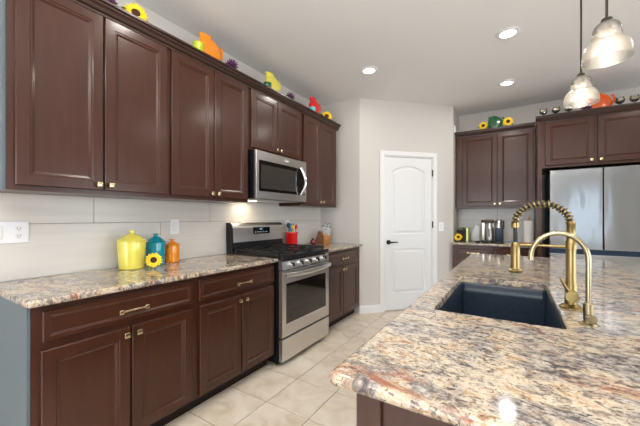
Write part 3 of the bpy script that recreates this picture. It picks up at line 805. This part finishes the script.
plate('white socket plate on the backsplash behind the red utensil crock', LEFT, 2.905, 2.98, 1.115, 1.230, .011, 'o')
fpan = lambda u, v, w_: (*P(u, w_), v)
plate('white light switch on the angled wall right of the pantry door', fpan, 1.158, 1.232, 1.07, 1.19, .001, 's')
tag(mobj('alarm_sensor', MB().box(XP+.0005, XP+.022, 4.735, 4.775, 2.47, 2.56, .004), M['plate']), 'small white sensor high on the wall left of the far cabinets', 'sensor')

# ---------------------------------------------------------------- things on the counters
def canister(x, y, label, m, r0, r1, h, lidh):
    r = thing('canister', label, 'canister', (x, y, CT), 'glazed ceramic canisters')
    z = CT+.0005
    mobj('jar', MB().lathe([(0, z), (r0-.006, z), (r0, z+.006), (r1, z+h-.006), (r1-.001, z+h), (r1-.012, z+h), (0, z+h)], (x, y, 0), 40), m, r)
    mobj('lid', MB().lathe([(0, z+h), (r1+.003, z+h+.0005), (r1+.005, z+h+.006), (r1-.004, z+h+.012), (r1*.62, z+h+lidh*.45), (r1*.25, z+h+lidh*.68), (.013, z+h+lidh*.72), (.012, z+h+lidh*.8), (.019, z+h+lidh*.86), (.019, z+h+lidh*.95), (.012, z+h+lidh), (0, z+h+lidh)], (x, y, 0), 40), m, r)
canister(.150, 1.086, 'largest canister, pale yellow with a lid, on the left counter', M['yellow'], .074, .086, .183, .076)
canister(.112, 1.272, 'turquoise lidded canister between the yellow and orange ones', M['turquoise'], .060, .066, .162, .066)
canister(.100, 1.408, 'small orange lidded canister, rightmost of the three', M['orange'], .050, .052, .128, .05)

def sunflower(label, group='artificial sunflowers', R=.055):
    r = thing('sunflower', label, 'flower', (0, 0, 0), group)
    pm = MB(); rnd = random.Random(3)
    for ringi, (n, L_, tilt, off) in enumerate(((15, R, .18, 0), (15, R*.86, .42, .5))):
        for k in range(n):
            a = 2*PI*(k+off)/n+rnd.uniform(-.06, .06); L2 = L_*rnd.uniform(.9, 1.05)
            dirv = Vector((math.cos(a), math.sin(a), 0)); sdv = Vector((-math.sin(a), math.cos(a), 0))
            w_ = R*.19
            R0 = []
            for s_, ww in ((.3, .5), (.5, 1), (.75, .85), (1, .08)):
                c = dirv*(L2*s_)+Vector((0, 0, math.sin(tilt)*L2*s_*(1-.35*s_)))
                R0.append([tuple(c-sdv*w_*ww), tuple(c-Vector((0, 0, .0012))), tuple(c+sdv*w_*ww), tuple(c+Vector((0, 0, .0016)))])
            pm.rings(R0)
    mobj('petals', pm, M['petal'], r)
    mobj('flower_centre', MB().lathe([(0, -.002), (R*.38, -.002), (R*.42, R*.08), (R*.34, R*.2), (R*.15, R*.16), (0, R*.12)], (0, 0, 0), 24), M['seed'], r)
    lv = MB()
    for a in (2.6, 4.2, 5.6):
        dirv = Vector((math.cos(a), math.sin(a), -.05)); sdv = Vector((-math.sin(a), math.cos(a), 0))
        lv.rings([[tuple(dirv*R*s_-sdv*R*ww+Vector((0, 0, -.004))), tuple(dirv*R*s_+Vector((0, 0, -.006))), tuple(dirv*R*s_+sdv*R*ww+Vector((0, 0, -.004))), tuple(dirv*R*s_+Vector((0, 0, -.003)))] for s_, ww in ((.3, .05), (.6, .22), (.9, .2), (1.2, .02))])
    mobj('leaves', lv, M['green_leaf'], r)
    return r
def aim(o, loc, d, spin=0):
    o.rotation_mode = 'QUATERNION'
    from mathutils import Quaternion
    o.location = loc; o.rotation_quaternion = Vector(d).normalized().to_track_quat('Z', 'Y') @ Quaternion((0, 0, 1), spin)
sf = sunflower('yellow silk sunflower leaning on the turquoise canister')
aim(sf, (.272, 1.165, CT+.056), (.8, -.35, .28))
ZT = 2.478
for lb, loc, d, sc in (('yellow silk sunflower on the crown moulding nearest the camera, top left', (.29, 1.04, ZT+.075), (.9, -.3, .15), 1.25),
                   ('yellow silk sunflower at the far end of the left cabinets', (.29, 3.40, ZT+.075), (.75, -.65, .2), 1.35),
                   ('left sunflower beside the green pitcher', (1.96, 4.88, ZT+.062), (-.1, -1, .1), 1.1),
                   ('right sunflower beside the green pitcher', (2.255, 4.87, ZT+.07), (.15, -1, .1), 1.2),
                   ('yellow silk sunflower in front of the dark box on the far counter', (1.655, 4.75, CT+.066), (.1, -1, .12), 1.0)):
    o = copy_tree(sf); o['label'] = lb; aim(o, loc, d, random.random()); o.scale = (sc,)*3

# utensil crock
ux, uy = .115, 2.895
r = thing('utensil_crock', 'red ceramic crock right of the range', 'crock', (ux, uy, CT))
z = CT+.0005
mobj('crock_body', MB().lathe([(0, z), (.062, z), (.068, z+.008), (.070, z+.155), (.076, z+.162), (.076, z+.172), (.066, z+.172), (.063, z+.03), (0, z+.02)], (ux, uy, 0), 36), M['red'], r)
def utensil(name, label, m, base, top, kind):
    base = Vector(base); top = Vector(top); d = (top-base).normalized()
    mb = MB().cyl(base, top, .006, 8)
    Q = d.to_track_quat('Z', 'Y').to_matrix().to_4x4()
    if kind == 'spoon': mb.sphere(top+d*.018, .030, (.7, .85, 1.1), M=Q)
    elif kind == 'spatula': mb.box(-.004, .004, -.027, .027, -.01, .075, .003, M=Matrix.Translation(top) @ Q)
    else: mb.sphere(top+d*.015, .02, (.6, .9, 1.5), M=Q)
    tag(mobj(name, mb, m), label, 'utensil')
bz = CT+.03
utensil('serving_spoon', 'yellow spoon in the red crock', M['petal'], (ux+.0, uy, bz), (ux+.04, uy-.035, bz+.18), 'spoon')
utensil('spatula', 'blue spatula in the red crock', mat('blue_silicone', srgb(24, 110, 178), .4), (ux-.01, uy-.0, bz), (ux-.006, uy+.008, bz+.165), 'spatula')
utensil('ladle', 'dark slate ladle at the back of the red crock', mat('slate_silicone', srgb(50, 62, 84), .5), (ux-.02, uy-.01, bz), (ux-.035, uy-.01, bz+.20), 'spoon')
utensil('tongs', 'red handled tool leaning right in the crock', M['red'], (ux+.025, uy+.03, bz+.02), (ux+.03, uy+.045, bz+.185), 'tool')

# knife block, cutting board, pomegranate
kx, ky = .20, 3.50
r = thing('knife_block', 'honey wood block holding white-handled knives in the pantry corner', 'knife block', (kx, ky, CT))
T = Matrix.Translation((kx, ky, CT+.0005)) @ Matrix.Rotation(-.5, 4, 'Z')
bm_ = MB(); bm_.prism([(-.06, 0), (.06, 0), (.065, .10), (-.03, .16)], -.05, .05, lambda a, b_, w_: tuple(T @ Vector((a, w_, b_))), .004)
mobj('block', bm_, M['honey'], r)
rnd = random.Random(5)
wh = mat('white_knife_handle', srgb(226, 228, 234), .3)
for i in range(3):
    for j in range(3):
        a = -.02+.032*i; zz = .16-.06*(a+.03)/.095; p = Vector((a, -.032+.032*j, zz-.008)); dr = Vector((.35, 0, 1)).normalized()
        e = p+dr*(.085+.03*((i+j) % 2)+.012*j)
        kmb = MB().tube([T @ p, T @ ((p+e)/2+Vector((0, 0, .002))), T @ e], [.008, .0095, .010], 8, .65)
        ko = mobj('knife', kmb, wh, r)
        mobj('handle_tip', MB().sphere(T @ (e+dr*.002), .0085), M['navy'], ko)
r = tag(mobj('cutting_board', MB().prism([(-.065, 0), (.065, 0), (.014, .165), (0, .175), (-.014, .165)], -.012, .012, lambda a, b_, w_: (.185+w_*.5+a*.8, 3.385+a*.5-w_*.8, CT+.0005+b_), .003), M['walnut']), 'small brown triangular wooden stand left of the knife block', 'wooden stand')
r = thing('pomegranate', 'dark red fruit ornament beside the knife block', 'fruit', (.19, 3.235, CT))
mobj('fruit_body', MB().sphere((.19, 3.235, CT+.036), .040, (1, 1, .95)), M['maroon'], r)
mobj('crown_tip', MB().lathe([(.006, CT+.066), (.008, CT+.075), (.013, CT+.084), (.007, CT+.078), (.004, CT+.066)], (.19, 3.235, 0), 10), M['maroon'], r)

# ---------------------------------------------------------------- pitchers and blooms on top of the cabinets
def disc_pitcher(label, m, R=.108, th=.062):
    r = thing('disc_pitcher', label, 'pitcher', (0, 0, 0), 'disc shaped pitchers on top of the cabinets')
    mb = MB(); zc = R+.004
    # disc body lying in the local x-z plane, thickness along y
    prof = [(0, -th*.5), (R*.55, -th*.5), (R*.82, -th*.40), (R*.96, -th*.2), (R, 0), (R*.96, th*.2), (R*.82, th*.40), (R*.55, th*.5), (0, th*.5)]
    t = MB().lathe(prof, (0, 0, 0), 44)
    for v in t.b.verts: v.co = Vector((v.co.x, v.co.z, max(v.co.y, -R*.93)+zc))
    mobj('body', t, m, r)
    sp_ = MB()
    sp_.rings([[(a*.62*k-R*.42, b_*th*.42*k2, z_+abs(a)*0) for a, b_ in ((R, 0), (R*.6, 1), (-R*.2, 1), (-R*.75, .35), (-R*.75, -.35), (-R*.2, -1), (R*.6, -1))] for k, k2, z_ in ((.9, .8, zc+R*.55), (.92, .85, zc+R*.85), (1.02, .95, zc+R*1.06))])
    mobj('spout', sp_, m, r)
    pts = []
    for k in range(15):
        a = -1.05+2.0*k/14; pts.append((R*.62+R*.52*math.cos(a), 0, zc+R*.30+R*.55*math.sin(a)))
    mobj('handle', MB().tube(pts, .011, 10), m, r)
    return r
PR = []
def put_pitcher(label, m, loc, rz, sc=1):
    o = disc_pitcher(label, m); o.location = loc; o.rotation_euler = (0, 0, rz); o.scale = (sc,)*3; return o
ZP = 2.4705
put_pitcher('bright orange disc pitcher on the left cabinets, between the first sunflower and purple bloom', M['orange'], (.26, 1.63, ZP), PI/2)
put_pitcher('pale yellow disc pitcher on top of the cabinet by the microwave', M['paleyellow'], (.26, 2.385, ZP), PI/2, .98)
put_pitcher('red disc pitcher near the far end of the left cabinets', M['red'], (.26, 3.165, ZP), PI/2, 1.02)
put_pitcher('dark green glazed pitcher between two sunflowers on the far cabinets', M['green'], (2.10, 4.95, ZP), 0, .88)
put_pitcher('tangerine disc pitcher above the refrigerator behind the pendant', M['tang'], (3.145, 4.70, 2.4355), 0, 1.08)
def tumbler(label, m, x, y, h=.11, r0=.03, r1=.04):
    z = ZP+.0003
    tag(mobj('tumbler', MB().lathe([(0, z), (r0, z), (r1, z+h*.7), (r1, z+h), (r1-.004, z+h), (r0-.004, z+.01), (0, z+.01)], (x, y, 0), 28), m), label, 'cup', 'small glazed cups beside the pitchers')
tumbler('lime green glazed cup beside the orange pitcher', M['lime'], .305, 1.487, .10)
tumbler('dark green glazed cup beside the pale yellow pitcher', M['dkgreen'], .305, 2.262, .085)
tumbler('turquoise glazed cup beside the red pitcher', M['aqua'], .305, 3.045, .085)

def bloom(label, R=.045):
    r = thing('purple_bloom', label, 'flower', (0, 0, 0), 'purple artificial blooms on the cabinets')
    mb = MB(); rnd = random.Random(11)
    n = 70
    for k in range(n):
        zz = 1-2*(k+.5)/n; rad = math.sqrt(1-zz*zz); a = k*2.39996
        d = Vector((rad*math.cos(a), rad*math.sin(a), zz)); L_ = R*rnd.uniform(.85, 1.15)
        mb.cyl(d*R*.4, d*L_, .006, 6, .0035)
    mobj('florets', mb, M['purple'], r)
    mobj('stem', MB().tube([(0, 0, -R*.6), (.01, .01, -R*1.6)], .003, 6), M['green_leaf'], r)
    return r
b0 = bloom('purple bloom right of the orange pitcher'); b0.location = (.30, 1.815, ZT+.062); b0.scale = (1.15,)*3
for lb, loc, sc in (('purple bloom beside the topmost sunflower at the upper left', (.27, .885, ZT+.07), 1.1),
                    ('purple bloom right of the pale yellow pitcher', (.30, 2.62, ZT+.06), 1.1),
                    ('purple bloom above the refrigerator left of the tangerine pitcher', (3.02, 4.56, 2.443+.06), 1.1)):
    o = copy_tree(b0); o['label'] = lb; o.location = loc; o.scale = (sc,)*3

# stemmed glasses over the refrigerator
g0 = thing('stemmed_glass', 'x', 'glass', (0, 0, 0), 'stemmed glasses over the refrigerator')
mobj('bowl_and_stem', MB().lathe([(0, .001), (.030, .001), (.030, .003), (.005, .008), (.004, .09), (.012, .10), (.036, .118), (.042, .145), (.036, .172), (.0345, .172), (.040, .145), (.034, .12), (.010, .105), (0, .104)], (0, 0, 0), 28), M['clear'], g0)
mobj('rim_band', MB().lathe([(.0432, .138), (.0438, .145), (.043, .152), (.0415, .152), (.0415, .138), (.0432, .138)], (0, 0, 0), 28), M['nickel'], g0)
for i, (x, lb) in enumerate(((2.635, 'leftmost stemmed glass over the refrigerator cabinet'), (2.76, 'second stemmed glass from the left over the refrigerator'), (2.885, 'stemmed glass half hidden behind the lower pendant'), (3.335, 'stemmed glass right of the tangerine pitcher'), (3.455, 'rightmost stemmed glass at the picture edge'))):
    o = g0 if i == 0 else copy_tree(g0); o.location = (x, 4.75, 2.4355); o['label'] = lb

# ---------------------------------------------------------------- far counter things
yb = 4.86
r = thing('gift_box', 'dark brown square box with greenery on the far counter by the wall', 'box', (1.685, yb, CT))
obj('box_body', MB().box(1.625, 1.742, 4.80, 4.92, CT+.0005, CT+.165, .003), M['toe'], r)
gm = MB(); rnd = random.Random(2)
for k in range(16):
    p = Vector((rnd.uniform(1.64, 1.73), rnd.uniform(4.82, 4.9), CT+.165)); q = p+Vector((rnd.uniform(-.02, .02), rnd.uniform(-.02, .02), rnd.uniform(.015, .04)))
    gm.tube([p, (p+q)/2, q], [.004, .008, .002], 6, .4)
mobj('greenery', gm, M['green_leaf'], r)
tag(obj('lime_book', MB().box(1.748, 1.778, 4.80, 4.95, CT+.0005, CT+.195, .002), M['lime']), 'lime green upright book beside the dark box', 'book')
# clear bag / napkin sleeve leaning on the tiles
r = thing('napkin_holder', 'pale napkins leaning in a clear holder between the lime book and coffee maker', 'napkin holder', (1.86, 4.95, CT))
mobj('holder', MB().box(1.80, 1.91, 4.90, 5.0, CT+.0005, CT+.010, .002).box(1.80, 1.91, 4.995, 5.0, CT+.008, CT+.12), M['clear'], r)
mobj('napkins', MB().prism([(-.052, 0), (.052, 0), (.05, .21), (.01, .225), (-.03, .15), (-.05, .10)], -.016, .016, lambda a, b_, w_: (1.855+a, 4.965+w_-.1*b_+.01, CT+.011+b_), .003), mat('napkin_white', srgb(226, 230, 236), .7), r)
mobj('dish', MB().lathe([(0, CT+.0005), (.03, CT+.0005), (.038, CT+.014), (.034, CT+.014), (.026, CT+.005), (0, CT+.005)], (1.895, 4.80, 0), 24), M['dark_metal']).name = 'small_dish'
tag(bpy.data.objects['small_dish'], 'little dark dish in front of the napkins', 'dish')
# coffee maker
r = thing('coffee_maker', 'silver and black drip coffee maker on the far counter', 'coffee maker', (2.02, yb, CT))
mobj('base', MB().box(1.945, 2.085, 4.77, 4.97, CT+.0005, CT+.028, .006), M['black'], r)
mobj('water_tank', MB().box(1.945, 1.985, 4.80, 4.97, CT+.028, CT+.30, .005).box(1.985, 2.085, 4.90, 4.97, CT+.028, CT+.29, .004), M['steel'], r)
mobj('brew_head', MB().box(1.940, 2.090, 4.78, 4.97, CT+.272, CT+.312, .006), M['dark_metal'], r)
cf = mobj('carafe', MB().lathe([(0, CT+.029), (.044, CT+.029), (.046, CT+.04), (.044, CT+.20), (.030, CT+.235), (.032, CT+.262), (0, CT+.262)], (2.040, 4.838, 0), 28), M['steel'], r)
mobj('carafe_handle', MB().tube([(2.040, 4.80, CT+.19), (2.038, 4.765, CT+.18), (2.038, 4.76, CT+.11), (2.040, 4.80, CT+.08)], .006, 8), M['black'], cf)
# pod machine
r = thing('pod_coffee_machine', 'navy pod coffee machine with steel top, right of the coffee maker', 'coffee machine', (2.15, yb, CT))
mobj('base', MB().box(2.10, 2.205, 4.76, 4.98, CT+.0005, CT+.025, .005), M['black'], r)
mobj('body', MB().box(2.105, 2.20, 4.79, 4.98, CT+.025, CT+.20, .008), M['navy'], r)
mobj('head', MB().lathe([(0, CT+.20), (.040, CT+.20), (.040, CT+.295), (.036, CT+.305), (0, CT+.305)], (2.148, 4.86, 0), 28), M['steel'], r)
mobj('side_lever', MB().box(2.192, 2.212, 4.83, 4.87, CT+.19, CT+.30, .004), M['black'], r)
# paper towel
tx, ty = 2.485, 4.86
r = thing('paper_towel_holder', 'upright white paper towel roll on a light wooden stand', 'paper towel holder', (tx, ty, CT))
mobj('base', MB().lathe([(0, CT+.0005), (.078, CT+.0005), (.080, CT+.006), (.076, CT+.018), (0, CT+.020)], (tx-.005, ty, 0), 32), M['oak'], r)
mobj('dowel', MB().cyl((tx, ty, CT+.018), (tx, ty, CT+.325), .009, 12), M['oak'], r)
mobj('finial', MB().sphere((tx, ty, CT+.338), .017), M['oak'], r)
mobj('paper_roll', MB().lathe([(.02, CT+.021), (.058, CT+.021), (.058, CT+.30), (.02, CT+.30), (.02, CT+.021)], (tx, ty, 0), 36), M['paper'], r)

# teal towel on the island's side, only its tip in the picture
tw = MB()
prof = [(-.004, .60), (-.003, .70), (.0, .735), (.003, .70), (.005, .60)]
tw.box(1.976, 1.984, .64, .69, .50, .735, .003)
tag(mobj('dish_towel', tw, mat('teal_towel', srgb(30, 150, 165), .9)), 'teal towel corner at the bottom edge, beside the island end', 'towel')
